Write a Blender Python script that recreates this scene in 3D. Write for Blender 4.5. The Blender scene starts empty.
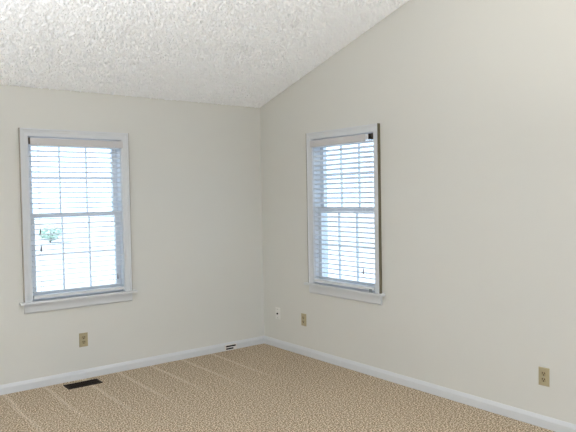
import bpy, bmesh, math, random
import numpy as np
from mathutils import Vector, Matrix

random.seed(7)
scene = bpy.context.scene
C = scene.collection
PI = math.pi

# ------------------------------------------------------------------ dimensions
H = 2.44            # eave height at the back wall
S = 0.2882          # ceiling slope
RIDGE = 3.75        # distance of the ridge from the back wall
DEPTH = 7.5
XW = -5.3           # unseen left wall
T = 0.16            # wall thickness
WIN_W, WIN_T, STOOL, APRON = 0.9173, 2.1086, 0.7101, 0.6125
CAS = 0.068         # casing width
OPL, OPR = 0.062, WIN_W - 0.062          # opening in window-local x
OPT, OPB = WIN_T - 0.062, STOOL - 0.02   # opening in z
XL = -2.3665        # back window casing left
YR = 0.7649         # right window casing distance from corner

# ------------------------------------------------------------------ camera
f_px, yaw, pitch, roll = 617.48, 0.66156, -0.031865, -0.017543
cpos = Vector((-3.7141, -5.2074, 1.5229))
fw = Vector((math.sin(yaw)*math.cos(pitch), math.cos(yaw)*math.cos(pitch), math.sin(pitch)))
rt0 = Vector((math.cos(yaw), -math.sin(yaw), 0)); up0 = rt0.cross(fw)
rt = math.cos(roll)*rt0 + math.sin(roll)*up0
up = -math.sin(roll)*rt0 + math.cos(roll)*up0
cam = bpy.data.cameras.new('camera')
cam.sensor_width = 36.0
cam.lens = f_px/576*36.0
cam.clip_start = 0.05
camo = bpy.data.objects.new('camera', cam)
M4 = Matrix((rt, up, -fw)).transposed().to_4x4()
M4.translation = cpos
camo.matrix_world = M4
C.objects.link(camo)
scene.camera = camo

# ------------------------------------------------------------------ view, world, daylight portals
scene.view_settings.view_transform = 'Standard'
scene.view_settings.look = 'None'
scene.view_settings.gamma = 1.0
scene.view_settings.use_curve_mapping = False
scene.view_settings.exposure = 0.10

SKY_COLOR, SKY_STRENGTH = (0.59, 0.77, 1.0), 3.2
SUN_DIR, SUN_STRENGTH = (1.0, 0.0, -1.1), 14.0
FILL_COLORS, FILL_POWER = ((0.955, 0.972, 0.99), (1.0, 0.94, 0.82)), (88.0, 27.0)

w = bpy.data.worlds.new('sky'); scene.world = w
w.use_nodes = True
bg = w.node_tree.nodes['Background']
bg.inputs[0].default_value = (*SKY_COLOR, 1)
bg.inputs[1].default_value = SKY_STRENGTH

sl = bpy.data.lights.new('sun', 'SUN'); sl.energy = SUN_STRENGTH; sl.angle = 0.02; sl.color = (0.90, 0.96, 1.12)
so = bpy.data.objects.new('sun', sl); so.rotation_euler = Vector(SUN_DIR).to_track_quat('-Z', 'Y').to_euler()
so.location = (-4, -12, 10); C.objects.link(so)

scene.cycles.max_bounces = 16
scene.cycles.diffuse_bounces = 10
scene.cycles.transparent_max_bounces = 16
scene.cycles.sample_clamp_indirect = 8.0
scene.cycles.use_denoising = True
scene.cycles.denoising_prefilter = 'NONE'

def portal(loc, rot, sx, sy):
    l = bpy.data.lights.new('daylight_portal', 'AREA')
    l.shape = 'RECTANGLE'; l.size = sx; l.size_y = sy
    l.cycles.is_portal = True
    o = bpy.data.objects.new('daylight_portal', l)
    o.location = loc; o.rotation_euler = rot
    C.objects.link(o)
FW_X0, FW_X1, FW_Z0, FW_Z1 = -4.6, -1.6, 0.30, 2.20    # opening added in the unseen front wall for more daylight
portal((XL+WIN_W/2, T+0.02, (OPB+OPT)/2), (-PI/2, 0, 0), OPR-OPL, OPT-OPB)
portal((T+0.02, -YR-WIN_W/2, (OPB+OPT)/2), (0, PI/2, 0), OPT-OPB, OPR-OPL)
portal(((FW_X0+FW_X1)/2, -DEPTH-T-0.02, (FW_Z0+FW_Z1)/2), (PI/2, 0, 0), FW_X1-FW_X0, FW_Z1-FW_Z0)

# ------------------------------------------------------------------ helpers
def link(name, me, m=None, parent=None, smooth=False):
    o = bpy.data.objects.new(name, me)
    C.objects.link(o)
    if m is not None: me.materials.append(m)
    if parent is not None: o.parent = parent
    if smooth:
        for p in me.polygons: p.use_smooth = True
    return o

def obj(name, bm, m, parent=None, bevel=0.0, seg=2, smooth=False):
    if bevel:
        bmesh.ops.bevel(bm, geom=[e for e in bm.edges if len(e.link_faces) == 2 and e.calc_face_angle(0) > 0.5],
                        offset=bevel, segments=seg, affect='EDGES', clamp_overlap=True)
    bmesh.ops.recalc_face_normals(bm, faces=bm.faces)
    me = bpy.data.meshes.new(name); bm.to_mesh(me); bm.free()
    return link(name, me, m, parent, smooth)

def box(bm, a, b):
    x0, y0, z0 = a; x1, y1, z1 = b
    vs = [bm.verts.new(v) for v in ((x0,y0,z0),(x1,y0,z0),(x1,y1,z0),(x0,y1,z0),(x0,y0,z1),(x1,y0,z1),(x1,y1,z1),(x0,y1,z1))]
    for q in ((0,3,2,1),(4,5,6,7),(0,1,5,4),(1,2,6,5),(2,3,7,6),(3,0,4,7)):
        bm.faces.new([vs[i] for i in q])
    return vs

def boxes(*bs):
    bm = bmesh.new()
    for a, b in bs: box(bm, a, b)
    return bm

def sweep(bm, prof, path):
    """prof: list of (a,b); path: function(i,(a,b)) -> point, for i in 0,1 (or more)"""
    n = path['n']; rings = []
    for i in range(n):
        rings.append([bm.verts.new(path['f'](i, p)) for p in prof])
    k = len(prof)
    for i in range(n-1):
        for j in range(k):
            bm.faces.new((rings[i][j], rings[i][(j+1) % k], rings[i+1][(j+1) % k], rings[i+1][j]))
    bm.faces.new(rings[0][::-1]); bm.faces.new(rings[-1])

def tube(bm, pts, r, n=8):
    pts = [Vector(p) for p in pts]; rings = []
    for i, p in enumerate(pts):
        d = (pts[min(i+1, len(pts)-1)] - pts[max(i-1, 0)]).normalized()
        a = d.cross(Vector((0, 1, 0)) if abs(d.y) < 0.9 else Vector((1, 0, 0))).normalized(); b = d.cross(a)
        rr = r[i] if isinstance(r, (list, tuple)) else r
        rings.append([bm.verts.new(p + rr*(math.cos(2*PI*k/n)*a + math.sin(2*PI*k/n)*b)) for k in range(n)])
    for i in range(len(rings)-1):
        for k in range(n):
            bm.faces.new((rings[i][k], rings[i][(k+1) % n], rings[i+1][(k+1) % n], rings[i+1][k]))
    bm.faces.new(rings[0][::-1]); bm.faces.new(rings[-1])

def empty(name, loc=(0, 0, 0), rz=0.0):
    o = bpy.data.objects.new(name, None)
    o.empty_display_size = 0.1
    o.location = loc; o.rotation_euler = (0, 0, rz)
    C.objects.link(o)
    return o

def tag(o, label=None, cat=None, group=None, kind=None):
    if label: o['label'] = label
    if cat: o['category'] = cat
    if group: o['group'] = group
    if kind: o['kind'] = kind
    return o

def copy_tree(o, parent=None):
    c = o.copy(); C.objects.link(c)
    if parent is not None: c.parent = parent
    for ch in list(o.children): copy_tree(ch, c)
    return c

# ------------------------------------------------------------------ materials
def mat(name, col, rough=0.6, metal=0.0, spec=0.5):
    m = bpy.data.materials.new(name); m.use_nodes = True
    b = m.node_tree.nodes['Principled BSDF']
    b.inputs['Base Color'].default_value = (*col, 1)
    b.inputs['Roughness'].default_value = rough
    b.inputs['Metallic'].default_value = metal
    b.inputs['Specular IOR Level'].default_value = spec
    return m

def nt(m): return m.node_tree, m.node_tree.nodes['Principled BSDF']

def add_noise_bump(m, scale, strength, dist, detail=2.0):
    t, b = nt(m)
    tc = t.nodes.new('ShaderNodeTexCoord'); n = t.nodes.new('ShaderNodeTexNoise'); bp = t.nodes.new('ShaderNodeBump')
    n.inputs['Scale'].default_value = scale; n.inputs['Detail'].default_value = detail
    bp.inputs['Strength'].default_value = strength; bp.inputs['Distance'].default_value = dist
    t.links.new(tc.outputs['Object'], n.inputs['Vector'])
    t.links.new(n.outputs['Fac'], bp.inputs['Height']); t.links.new(bp.outputs['Normal'], b.inputs['Normal'])
    return n

M_WALL = mat('wall_paint', (0.715, 0.712, 0.675), 0.75, spec=0.25)
add_noise_bump(M_WALL, 160, 0.04, 0.004)
M_TRIM = mat('white_trim_paint', (0.70, 0.72, 0.745), 0.35)
M_EDGE = mat('dark_casing_edge', (0.16, 0.14, 0.09), 0.8)  # dark olive tone for the outer faces
M_EDGE_PALE = mat('shaded_casing_edge', (0.42, 0.38, 0.33), 0.8)  # caulk, with the casing's soft shadow put into the colour
M_BLIND = mat('white_blind_vinyl', (0.75, 0.76, 0.77), 0.45)
M_VAL = mat('blind_valance', (0.62, 0.60, 0.60), 0.45)
M_CORD = mat('blind_cord', (0.75, 0.77, 0.80), 0.8)
M_TASSEL = mat('tassel_wood', (0.16, 0.13, 0.14), 0.5)
M_STEEL = mat('bracket_metal', (0.16, 0.13, 0.10), 0.45, 0.6)
M_GREY = mat('grey_metal', (0.30, 0.32, 0.33), 0.4, 0.7)
M_BEIGE = mat('ivory_plastic', (0.46, 0.395, 0.25), 0.4)
M_BEIGE2 = mat('ivory_receptacle', (0.40, 0.33, 0.20), 0.4)
M_SLOT = mat('dark_slot', (0.012, 0.008, 0.006), 0.8, 0.0, 0.1)
M_WHITE = mat('white_plastic', (0.80, 0.79, 0.76), 0.35)
M_BROWN = mat('dark_brown_register', (0.016, 0.008, 0.005), 0.6, 0.0, 0.15)

# popcorn ceiling
M_CEIL = mat('popcorn_ceiling', (0.94, 0.955, 0.98), 0.95, spec=0.1)
add_noise_bump(M_CEIL, 140, 0.4, 0.006, 1.5)

# carpet
M_CARPET = mat('beige_carpet', (0.4, 0.32, 0.24), 1.0, spec=0.05)
def carpet():
    t, b = nt(M_CARPET); N = t.nodes.new; L = t.links.new
    tc = N('ShaderNodeTexCoord'); n = N('ShaderNodeTexNoise')
    n.inputs['Scale'].default_value = 98; n.inputs['Detail'].default_value = 1.5; n.inputs['Roughness'].default_value = 0.6
    L(tc.outputs['Object'], n.inputs['Vector'])
    cr = N('ShaderNodeValToRGB')
    cr.color_ramp.elements[0].position = 0.36; cr.color_ramp.elements[0].color = (0.165, 0.122, 0.072, 1)
    cr.color_ramp.elements[1].position = 0.64; cr.color_ramp.elements[1].color = (0.95, 0.81, 0.64, 1)
    e = cr.color_ramp.elements.new(0.5); e.color = (0.47, 0.375, 0.268, 1)
    L(n.outputs['Fac'], cr.inputs['Fac'])
    # vacuum tracks: narrow ridges of lifted pile running out from the back wall every 0.31 m
    sp = N('ShaderNodeSeparateXYZ'); L(tc.outputs['Object'], sp.inputs[0])
    wn = N('ShaderNodeTexNoise'); wn.inputs['Scale'].default_value = 2.2; L(tc.outputs['Object'], wn.inputs['Vector'])
    def mth(op, a, bb=None, c=None):
        x = N('ShaderNodeMath'); x.operation = op
        for i, v in enumerate((a, bb, c)):
            if v is None: continue
            if isinstance(v, (int, float)): x.inputs[i].default_value = v
            else: L(v, x.inputs[i])
        return x.outputs[0]
    wob = mth('MULTIPLY_ADD', wn.outputs['Fac'], 0.05, -0.025)
    xx = mth('ADD', sp.outputs[0], wob)
    ph = mth('PINGPONG', mth('ADD', xx, 2.545), 0.1575)      # 0 on a track
    trk = N('ShaderNodeMapRange'); L(ph, trk.inputs[0])
    trk.inputs[1].default_value = 0.0; trk.inputs[2].default_value = 0.026; trk.inputs[3].default_value = 1.0; trk.inputs[4].default_value = 0.0
    fad = N('ShaderNodeMapRange'); L(sp.outputs[1], fad.inputs[0])
    fad.inputs[1].default_value = -1.3; fad.inputs[2].default_value = -0.5; fad.inputs[3].default_value = 0.0; fad.inputs[4].default_value = 1.0
    f2 = N('ShaderNodeMapRange'); L(sp.outputs[0], f2.inputs[0])
    f2.inputs[1].default_value = -0.25; f2.inputs[2].default_value = -0.6; f2.inputs[3].default_value = 0.0; f2.inputs[4].default_value = 1.0
    m1 = mth('MULTIPLY', mth('MULTIPLY', trk.outputs[0], fad.outputs[0]), f2.outputs[0])
    mx = N('ShaderNodeMix'); mx.data_type = 'RGBA'
    L(mth('MULTIPLY', mth('MULTIPLY', m1, n.outputs['Fac']), 0.6), mx.inputs['Factor']); L(cr.outputs['Color'], mx.inputs['A'])
    mx.inputs['B'].default_value = (1.0, 0.90, 0.77, 1)
    L(mx.outputs['Result'], b.inputs['Base Color'])
    bp = N('ShaderNodeBump'); bp.inputs['Strength'].default_value = 0.8; bp.inputs['Distance'].default_value = 0.012
    L(n.outputs['Fac'], bp.inputs['Height']); L(bp.outputs['Normal'], b.inputs['Normal'])
carpet()

# window glass: clear with a weak reflection
M_GLASS = bpy.data.materials.new('window_glass'); M_GLASS.use_nodes = True
def glass():
    t = M_GLASS.node_tree; t.nodes.clear()
    o = t.nodes.new('ShaderNodeOutputMaterial'); mx = t.nodes.new('ShaderNodeMixShader')
    tr = t.nodes.new('ShaderNodeBsdfTransparent'); gl = t.nodes.new('ShaderNodeBsdfGlossy')
    tr.inputs[0].default_value = (0.95, 0.97, 0.97, 1); gl.inputs['Roughness'].default_value = 0.02
    mx.inputs[0].default_value = 0.05
    t.links.new(tr.outputs[0], mx.inputs[1]); t.links.new(gl.outputs[0], mx.inputs[2]); t.links.new(mx.outputs[0], o.inputs[0])
glass()

M_DOME = mat('fill_lamp_glass', (0.9, 0.85, 0.75), 0.5)
M_GROUND = mat('dry_pale_ground', (0.26, 0.26, 0.25), 0.95)
add_noise_bump(M_GROUND, 6, 0.3, 0.03)
M_LEAF = mat('shrub_leaf', (0.40, 0.52, 0.42), 0.6)
M_STEM = mat('shrub_stem', (0.12, 0.08, 0.05), 0.9)

# ------------------------------------------------------------------ setting
def struct(o, label, cat):
    return tag(o, label, cat, kind='structure')

def wall_mesh(us, zs, hole, top, to3, thick_dir):
    """grid of cells (us x zs rows plus a top row that follows top(u)); hole = set of (i,j) cells left out"""
    bm = bmesh.new(); vg = {}
    rows = list(zs) + ['top']
    for i, u in enumerate(us):
        for j, z in enumerate(rows):
            vg[i, j] = bm.verts.new(to3(u, top(u) if z == 'top' else z))
    fs = []
    for i in range(len(us)-1):
        for j in range(len(rows)-1):
            if (i, j) in hole: continue
            fs.append(bm.faces.new((vg[i, j], vg[i+1, j], vg[i+1, j+1], vg[i, j+1])))
    bmesh.ops.recalc_face_normals(bm, faces=bm.faces)
    r = bmesh.ops.extrude_face_region(bm, geom=fs, use_keep_orig=True)
    bmesh.ops.translate(bm, verts=[v for v in r['geom'] if isinstance(v, bmesh.types.BMVert)], vec=thick_dir)
    return bm

ctop = lambda d: H + S*min(d, 2*RIDGE - d)

# floor
struct(obj('floor', boxes(((XW-T, -DEPTH-T, -0.12), (T, T, 0.0))), M_CARPET), 'beige cut pile carpet with faint vacuum tracks covering the floor', 'carpet')
# walls
bm = wall_mesh([XW-T, XL+OPL, XL+OPR, T], [0, OPB, OPT], {(1, 1)}, lambda u: H, lambda u, z: (u, 0, z), (0, T, 0))
struct(obj('wall_back', bm, M_WALL), 'low cream wall holding the window on the left of the photo', 'wall')
bm = wall_mesh([0, YR+OPL, YR+OPR, RIDGE, DEPTH], [0, OPB, OPT], {(1, 1)}, ctop, lambda u, z: (0, -u, z), (T, 0, 0))
struct(obj('wall_right', bm, M_WALL), 'tall cream gable wall rising along the sloped ceiling', 'wall')
bm = wall_mesh([0, RIDGE, DEPTH], [0], set(), ctop, lambda u, z: (XW, -u, z), (-T, 0, 0))
struct(obj('wall_left', bm, M_WALL), 'cream gable wall facing the tall one, outside the photo', 'wall')
bm = wall_mesh([XW-T, FW_X0, FW_X1, T], [0, FW_Z0, FW_Z1], {(1, 1)}, lambda u: H, lambda u, z: (u, -DEPTH, z), (0, -T, 0))
struct(obj('wall_front', bm, M_WALL), 'cream wall behind the view with a broad opening added for daylight', 'wall')

POPCORN = 0.0155
# ceiling: two slopes meeting at the ridge
bm = bmesh.new()
sec = [(-T, H-S*T), (RIDGE, H+S*RIDGE), (DEPTH+T, H-S*T), (DEPTH+T, H-S*T+0.14), (RIDGE, H+S*RIDGE+0.15), (-T, H-S*T+0.14)]
sweep(bm, sec, {'n': 2, 'f': lambda i, p: ((XW-T, T)[i], -p[0], p[1])})
# the sprayed popcorn over the part in view: real lumps hanging from the slope
rng = np.random.default_rng(3)
step = 0.0042; nx, ny = int(4.0/step), int(3.0/step)
def blur(a, r):
    k = np.exp(-0.5*(np.arange(-4, 5)/r)**2); k /= k.sum()
    a = np.apply_along_axis(lambda v: np.convolve(v, k, 'same'), 0, a)
    return np.apply_along_axis(lambda v: np.convolve(v, k, 'same'), 1, a)
g = blur(rng.standard_normal((nx, ny)), 1.2); g /= g.std()
ii, jj = np.meshgrid(np.arange(nx), np.arange(ny), indexing='ij')
hgt = 0.002 + POPCORN*np.clip(0.5 + 0.42*g, 0, 1.4)*np.clip(np.minimum(ii, jj)*step/0.03, 0, 1)
co = np.stack((-ii*step, -jj*step, H+S*jj*step-hgt), -1).reshape(-1, 3)
idx = (ii*ny+jj)[:-1, :-1].reshape(-1)
quads = np.stack((idx, idx+1, idx+ny+1, idx+ny), -1)
slab_m = bpy.data.meshes.new('ceiling_slab'); bm.to_mesh(slab_m); bm.free()
sv = [tuple(v.co) for v in slab_m.vertices]; sf = [tuple(p.vertices) for p in slab_m.polygons]
me = bpy.data.meshes.new('ceiling')
me.from_pydata(sv + [tuple(c) for c in co.tolist()], [], sf + [tuple(v+len(sv) for v in q) for q in quads.tolist()])
bpy.data.meshes.remove(slab_m)
struct(link('ceiling', me, M_CEIL), 'white popcorn textured ceiling sloping up from the low wall', 'ceiling')

# baseboards
BP = [(0, 0), (0.014, 0), (0.014, 0.051), (0.0125, 0.056), (0.0085, 0.066), (0.005, 0.0735), (0.0035, 0.0767), (0, 0.0767)]
bm = bmesh.new()
sweep(bm, BP, {'n': 2, 'f': lambda i, p: ((XW, -p[0])[i], -p[0], p[1])})
struct(obj('baseboard_back', bm, M_TRIM), 'white moulded baseboard under the window wall with the register', 'baseboard')
bm = bmesh.new()
sweep(bm, BP, {'n': 2, 'f': lambda i, p: (-p[0], (-p[0], -DEPTH)[i], p[1])})
struct(obj('baseboard_right', bm, M_TRIM), 'white moulded baseboard along the tall gable wall', 'baseboard')

# ------------------------------------------------------------------ windows (local: x along the wall, y outward, z up)
def mitred_casing(parent, edge_mat):
    # profile across the casing width (0 = inner edge .. CAS = outer edge), depth into the room
    prof = [(0, 0), (0, 0.012), (0.006, 0.016), (0.030, 0.017), (0.040, 0.021), (0.050, 0.022), (0.053, 0.028), (0.064, 0.028), (0.064, 0)]
    i0, i1, it = CAS, WIN_W-CAS, WIN_T-CAS
    bm = bmesh.new()
    def f(i, p):
        a, d = p
        if i == 0: return (i0-a, -d, STOOL)
        if i == 1: return (i0-a, -d, it+a)
        if i == 2: return (i1+a, -d, it+a)
        return (i1+a, -d, STOOL)
    sweep(bm, prof, {'n': 4, 'f': f})
    obj('casing', bm, M_TRIM, parent)
    # narrow dark edge strips on the outer faces of the side casings
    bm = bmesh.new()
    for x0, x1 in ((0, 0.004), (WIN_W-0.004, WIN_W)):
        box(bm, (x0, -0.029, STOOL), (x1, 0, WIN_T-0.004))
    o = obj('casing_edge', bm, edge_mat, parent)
    tag(o, 'dark outer edge of the casing')

def sash(name, parent, z0, z1, y0, y1, bot, top):
    st, mu = 0.042, 0.010
    x0, x1 = OPL+0.012, OPR-0.012
    t = empty(name); t.parent = parent
    bm = boxes(((x0, y0, z0), (x0+st, y1, z1)), ((x1-st, y0, z0), (x1, y1, z1)),
               ((x0+st, y0, z0), (x1-st, y1, z0+bot)), ((x0+st, y0, z1-top), (x1-st, y1, z1)))
    obj('sash_frame', bm, M_TRIM, t, bevel=0.003)
    gx0, gx1, gz0, gz1 = x0+st, x1-st, z0+bot, z1-top
    bm = bmesh.new(); ym = (y0+y1)/2
    for k in (1, 2):
        x = gx0+(gx1-gx0)*k/3; box(bm, (x-mu/2, ym-0.010, gz0), (x+mu/2, ym+0.010, gz1))
    zc = (gz0+gz1)/2
    xs = [gx0]+[gx0+(gx1-gx0)*k/3 for k in (1, 2)]+[gx1]
    for k in range(3):
        a = xs[k]+(mu/2 if k > 0 else 0); b = xs[k+1]-(mu/2 if k < 2 else 0)
        box(bm, (a, ym-0.010, zc-mu/2), (b, ym+0.010, zc+mu/2))
    obj('muntins', bm, M_TRIM, t)
    bm = boxes(((gx0-0.004, ym-0.0015, gz0-0.004), (gx1+0.004, ym+0.0015, gz1+0.004)))
    obj('glass', bm, M_GLASS, t)

def make_window(name, loc, rz, label, edge_mat):
    t = empty(name, loc, rz); struct(t, label, 'window')
    mitred_casing(t, edge_mat)
    # jamb lining
    bm = boxes(((OPL, 0, OPB), (OPL+0.012, T, OPT)), ((OPR-0.012, 0, OPB), (OPR, T, OPT)), ((OPL+0.012, 0, OPT-0.006), (OPR-0.012, T, OPT)))
    obj('jamb', bm, M_TRIM, t)
    # stool with horns
    bm = bmesh.new()
    box(bm, (-0.034, -0.055, STOOL-0.019), (WIN_W+0.034, 0, STOOL))
    obj('window_sill', bm, M_TRIM, t, bevel=0.006, seg=3)
    bm = boxes(((OPL, 0, OPB), (OPR, T+0.03, STOOL)))
    obj('sill_bed', bm, M_TRIM, t)
    # apron
    prof = [(0, STOOL-0.019), (-0.018, STOOL-0.019), (-0.018, APRON+0.012), (-0.012, APRON+0.004), (-0.008, APRON), (0, APRON)]
    bm = bmesh.new(); sweep(bm, prof, {'n': 2, 'f': lambda i, p: ((0.0, WIN_W)[i], p[0], p[1])})
    obj('apron', bm, M_TRIM, t)
    sash('lower_sash', t, STOOL, 1.415, 0.045, 0.078, 0.060, 0.034)
    sash('upper_sash', t, 1.381, OPT-0.006, 0.080, 0.113, 0.034, 0.042)
    return t

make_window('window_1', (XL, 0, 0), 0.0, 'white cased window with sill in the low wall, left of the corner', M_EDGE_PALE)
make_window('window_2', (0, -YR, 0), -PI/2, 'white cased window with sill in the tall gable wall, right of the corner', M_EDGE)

# ------------------------------------------------------------------ blinds
PITCH, NSLAT, SLAT_Z0 = 0.0425, 29, 0.778
def slat_mesh(tilt):
    """open slats 50 mm wide, gently crowned; positive tilt lifts the room-side edge"""
    bm = bmesh.new(); x0, x1 = 0.078, 0.842
    K = 6; hw = 0.025; th = 0.0028
    for i in range(NSLAT):
        z = SLAT_Z0 + i*PITCH
        if z > 1.985: break
        tl = tilt + random.uniform(-0.012, 0.012)
        ring = []
        for k in range(K+1):
            s = -1+2*k/K; ring.append((s*hw, 0.0022*(1-s*s)+th/2))
        for k in range(K, -1, -1):
            s = -1+2*k/K; ring.append((s*hw, 0.0022*(1-s*s)-th/2))
        def f(j, p):
            y = p[0]*math.cos(tl) + p[1]*math.sin(tl); zz = -p[0]*math.sin(tl) + p[1]*math.cos(tl)
            return ((x0, x1)[j], y, z+zz)
        sweep(bm, ring, {'n': 2, 'f': f})
    return bm

def make_blind(loc, rz, tilt, label, val, brk):
    t = empty('window_blind', loc, rz)
    tag(t, label, 'window blind', 'white slatted blinds in the two windows')
    zt = OPT-0.016
    bm = boxes(((0.094, -0.024, zt-0.045), (0.810, 0.026, zt-0.002)))
    obj('headrail', bm, M_BLIND, t, bevel=0.002)
    bm = bmesh.new()
    v0, v1 = val
    prof = [(-0.028, zt), (-0.033, zt), (-0.036, zt-0.006), (-0.036, zt-0.052), (-0.033, zt-0.060), (-0.028, zt-0.060)]
    sweep(bm, prof, {'n': 2, 'f': lambda i, p: ((v0, v1)[i], p[0], p[1])})
    obj('valance', bm, M_VAL, t)
    # box brackets: a metal channel at each end of the headrail
    for x0, x1 in ((0.0745, 0.094), (0.808, 0.8445)):
        bm = boxes(((x0, -0.027, zt-0.048), (x0+0.002, 0.030, zt)), ((x1-0.002, -0.027, zt-0.048), (x1, 0.030, zt)),
                   ((x0, 0.028, zt-0.048), (x1, 0.030, zt)), ((x0, -0.027, zt-0.002), (x1, 0.030, zt)))
        tag(obj('mounting_bracket', bm, M_STEEL, t), 'dark metal bracket at the end of the headrail')
    obj('slats', slat_mesh(tilt), M_BLIND, t)
    bm = boxes(((0.078, -0.026, 0.728), (0.842, 0.026, 0.752)))
    obj('bottom_rail', bm, M_BLIND, t, bevel=0.003)
    for x in (0.150, 0.765):
        bm = bmesh.new()
        for y in (-0.0275, 0.0275): tube(bm, ((x, y, 0.745), (x, y, zt-0.045)), 0.0011, 6)
        obj('ladder_cord', bm, M_CORD, t)
    return t

def cord(parent, name, x, z_end, zt=OPT-0.06, y=-0.039):
    bm = bmesh.new(); tube(bm, ((x, y, z_end+0.03), (x, y, zt)), 0.0010, 6)
    c = obj(name, bm, M_CORD, parent)
    bm = bmesh.new()
    tube(bm, [(x, y, z_end-0.018), (x, y, z_end-0.012), (x, y, z_end+0.005), (x, y, z_end+0.022), (x, y, z_end+0.032)], [0.0045, 0.0062, 0.0055, 0.0035, 0.0018], 12)
    tag(obj('tassel', bm, M_TASSEL, c, smooth=True), 'small dark tassel on the cord end')

b1 = make_blind((XL, 0, 0), 0.0, math.radians(9), 'white slatted blind with nearly flat slats in the low wall window, left of the corner', (0.080, 0.857), 0)
cord(b1, 'tilt_cord', 0.134, 1.268); cord(b1, 'tilt_cord', 0.139, 1.129); cord(b1, 'lift_cord', 0.778, 0.845)
b2 = make_blind((0, -YR, 0), -PI/2, math.radians(17), 'white slatted blind with tilted slats and exposed bracket in the gable wall window', (0.062, 0.776), 1)
cord(b2, 'lift_cord', 0.742, 0.875)
bm = boxes(((0.800, -0.034, 0.7105), (0.830, -0.031, 0.738)), ((0.800, -0.034, 0.7105), (0.830, -0.016, 0.7125)))
tag(obj('hold_down_clip', bm, M_GREY, b2, bevel=0.001), 'small grey metal clip under the bottom rail')

# ------------------------------------------------------------------ wall plates (local: x along wall, y outward, z up)
def plate_mesh(wd, ht, th=0.006):
    bm = bmesh.new()
    a, b = wd/2, ht/2; k = 0.004
    lo = [bm.verts.new((x, 0, z)) for x, z in ((-a, -b), (a, -b), (a, b), (-a, b))]
    mi = [bm.verts.new((x, -th*0.55, z)) for x, z in ((-a, -b), (a, -b), (a, b), (-a, b))]
    hi = [bm.verts.new((x, -th, z)) for x, z in ((-a+k, -b+k), (a-k, -b+k), (a-k, b-k), (-a+k, b-k))]
    for A, B in ((lo, mi), (mi, hi)):
        for i in range(4): bm.faces.new((A[i], A[(i+1) % 4], B[(i+1) % 4], B[i]))
    bm.faces.new(hi); bm.faces.new(lo[::-1])
    return bm

def disc(bm, x, y, z, r, d, n=16, flat=1.0):
    """short cylinder facing -y, optionally flattened top and bottom"""
    r0 = [bm.verts.new((x+r*math.cos(2*PI*k/n), y, z+max(-flat*r, min(flat*r, r*math.sin(2*PI*k/n))))) for k in range(n)]
    r1 = [bm.verts.new((v.co.x, y-d, v.co.z)) for v in r0]
    for k in range(n): bm.faces.new((r0[k], r0[(k+1) % n], r1[(k+1) % n], r1[k]))
    bm.faces.new(r1); bm.faces.new(r0[::-1])

def make_outlet(loc, rz, label):
    t = empty('wall_outlet', loc, rz)
    tag(t, label, 'electrical outlet', 'beige duplex outlets')
    obj('cover_plate', plate_mesh(0.074, 0.118), M_BEIGE, t)
    for zc in (0.0195, -0.0195):
        bm = bmesh.new(); disc(bm, 0, -0.0055, zc, 0.0172, 0.0025, 24, 0.82)
        r = obj('receptacle', bm, M_BEIGE2, t)
        bm = boxes(((-0.0095, -0.0084, zc+0.000), (-0.0050, -0.0079, zc+0.010)), ((0.0050, -0.0084, zc+0.000), (0.0095, -0.0084+0.0005, zc+0.010)))
        disc(bm, 0, -0.0079, zc-0.0075, 0.0042, 0.0005, 12)
        tag(obj('slots', bm, M_SLOT, r), 'dark plug slots')
    bm = bmesh.new(); disc(bm, 0, -0.006, 0, 0.0035, 0.001, 12)
    obj('screw', bm, M_GREY, t)
    return t

make_outlet((-1.892, 0, 0.332), 0, 'beige duplex outlet in the low wall beneath the window')
make_outlet((0, -0.657, 0.341), -PI/2, 'beige duplex outlet near the room corner, beside the white cable plate')
make_outlet((0, -3.097, 0.332), -PI/2, 'beige duplex outlet far along the gable wall above its baseboard, nearest the viewer')

t = empty('cable_plate', (0, -0.245, 0.343), -PI/2)
tag(t, 'small white wall plate with a dark centre jack beside the room corner', 'cable jack')
obj('cover_plate', plate_mesh(0.074, 0.118), M_WHITE, t)
bm = bmesh.new(); disc(bm, 0, -0.006, 0, 0.010, 0.003, 6); disc(bm, 0, -0.009, 0, 0.006, 0.008, 14)
tag(obj('jack', bm, M_SLOT, t), 'dark round cable connector')
for z in (0.042, -0.042):
    bm = bmesh.new(); disc(bm, 0, -0.006, z, 0.0035, 0.001, 12); obj('screw', bm, M_GREY, t)

# low plate with two dark slots on the baseboard near the corner
t = empty('baseboard_jack', (-0.427, -0.0145, 0.031), 0)
tag(t, 'small white plate with dark slots set low on the baseboard left of the corner', 'jack plate')
bm = boxes(((-0.066, -0.010, 0.020), (0.066, 0, 0.029)), ((-0.066, -0.010, -0.004), (0.066, 0, 0.004)), ((-0.066, -0.010, -0.029), (0.066, 0, -0.020)),
           ((-0.066, -0.010, 0.004), (-0.058, 0, 0.020)), ((0.058, -0.010, 0.004), (0.066, 0, 0.020)),
           ((-0.066, -0.010, -0.020), (-0.058, 0, -0.004)), ((0.030, -0.010, -0.020), (0.066, 0, -0.004)))
obj('frame', bm, M_WHITE, t)
bm = boxes(((-0.058, -0.006, 0.004), (0.058, 0, 0.020)), ((-0.058, -0.006, -0.020), (0.030, 0, -0.004)))
tag(obj('slots', bm, M_SLOT, t), 'dark slot openings')

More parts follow.
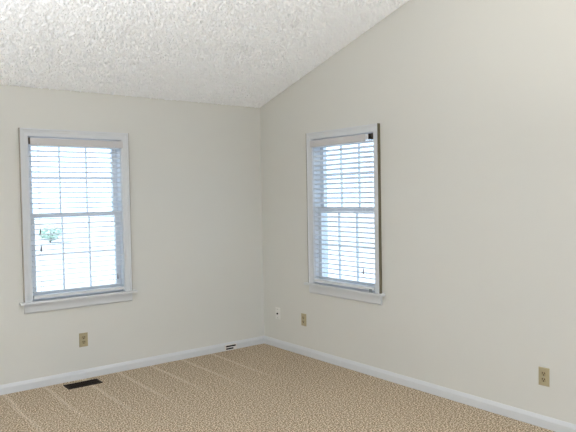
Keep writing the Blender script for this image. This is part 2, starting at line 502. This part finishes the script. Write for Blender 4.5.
# floor register
t = empty('floor_register', (-1.962, -0.162, 0.0), 0)
tag(t, 'dark brown metal floor register sunk in the carpet below the window', 'floor vent')
a, b = 0.140, 0.066
bm = boxes(((-a, -b, 0), (a, -b+0.014, 0.006)), ((-a, b-0.014, 0), (a, b, 0.006)), ((-a, -b+0.014, 0), (-a+0.016, b-0.014, 0.006)), ((a-0.016, -b+0.014, 0), (a, b-0.014, 0.006)))
obj('frame', bm, M_BROWN, t)
bm = boxes(((-a+0.016, -b+0.014, 0.0), (a-0.016, b-0.014, 0.0008)))
obj('duct_opening', bm, M_SLOT, t)
bm = bmesh.new()
for i in range(20):
    x = -a+0.022+i*(2*a-0.044)/19
    for y0, y1 in ((-b+0.014, -0.004), (0.004, b-0.014)): box(bm, (x-0.0018, y0, 0.001), (x+0.0018, y1, 0.005))
box(bm, (-a+0.016, -0.004, 0.001), (a-0.016, 0.004, 0.0052))
obj('louvers', bm, M_BROWN, t)

# ------------------------------------------------------------------ unseen uplights added beside and behind the camera to brighten the ceiling
def make_fill_lamp(loc, power, col, label):
    t = empty('fill_lamp', loc)
    tag(t, label, 'added fill lamp', 'fill lamps added outside the view')
    bm = bmesh.new(); tube(bm, ((0, 0, 0), (0, 0, 0.012), (0, 0, 0.030)), [0.14, 0.14, 0.03], 28); obj('base', bm, M_GREY, t)
    bm = bmesh.new(); tube(bm, ((0, 0, 0.02), (0, 0, 1.62)), 0.012, 12); obj('pole', bm, M_GREY, t)
    bm = bmesh.new(); n = 32; rings = []
    for r, z in ((0.03, 1.60), (0.10, 1.63), (0.16, 1.68), (0.20, 1.75), (0.193, 1.75), (0.152, 1.685), (0.095, 1.64), (0.03, 1.615)):
        rings.append([bm.verts.new((r*math.cos(2*PI*k/n), r*math.sin(2*PI*k/n), z)) for k in range(n)])
    for i in range(len(rings)-1):
        for k in range(n): bm.faces.new((rings[i][k], rings[i][(k+1) % n], rings[i+1][(k+1) % n], rings[i+1][k]))
    bm.faces.new(rings[0]); bm.faces.new(rings[-1])
    obj('fill_lamp_shade', bm, M_WHITE, t, smooth=True)
    bm = bmesh.new(); tube(bm, ((0, 0, 1.62), (0, 0, 1.66), (0, 0, 1.70)), [0.03, 0.045, 0.02], 16); obj('bulb', bm, M_DOME, t, smooth=True)
    l = bpy.data.lights.new('fill_light', 'AREA'); l.shape = 'DISK'; l.size = 0.36; l.energy = power; l.color = col
    o = bpy.data.objects.new('fill_light', l); o.location = (0, 0, 1.74); o.rotation_euler = (PI, 0, 0); C.objects.link(o); o.parent = t
make_fill_lamp((-3.95, -3.1, 0), FILL_POWER[0], FILL_COLORS[0], 'grey uplight fill lamp added left of the view')
make_fill_lamp((-0.7, -5.2, 0), FILL_POWER[1], FILL_COLORS[1], 'grey uplight fill lamp added by the right gable wall behind the view')

# ------------------------------------------------------------------ outdoors
struct(obj('ground', boxes(((-60, -60, -0.7), (60, 60, -0.5))), M_GROUND), 'pale sunlit ground outside the windows', 'ground')
M_REFLECTOR = mat('reflector_grey', (0.26, 0.26, 0.26), 0.9)  # unseen slab added to bounce light up onto the ceiling
add_noise_bump(M_REFLECTOR, 12, 0.2, 0.01)
struct(obj('reflector', boxes(((-9, T, -0.5), (9, 7.5, -0.44)), ((T, -9, -0.5), (7.5, T, -0.44))), M_REFLECTOR), 'pale unseen patio around the outside of the house', 'reflector')
t = empty('garden_shrub', (5.4, 25.0, -0.5))
tag(t, 'green leafy shrub seen through the blind of the left window', 'shrub')
bm = bmesh.new()
for k in range(7):
    an = k*0.9; tube(bm, ((0, 0, 0), (0.12*math.cos(an), 0.12*math.sin(an), 0.35), (0.3*math.cos(an), 0.3*math.sin(an), 0.7)), [0.02, 0.014, 0.006], 6)
obj('stems', bm, M_STEM, t)
bm = bmesh.new()
for k in range(900):
    d = Vector((random.gauss(0, 1), random.gauss(0, 1), random.gauss(0, 1))).normalized()*random.uniform(0.6, 1.0)
    c = Vector((d.x*0.55, d.y*0.55, 0.5+d.z*0.42))
    a = Vector((random.gauss(0, 1), random.gauss(0, 1), random.gauss(0, 1))).normalized(); b = a.orthogonal().normalized()
    bm.faces.new([bm.verts.new(v) for v in (c-a*0.06, c-b*0.028, c+a*0.06, c+b*0.028)])
tag(obj('foliage', bm, M_LEAF, t), kind='stuff')
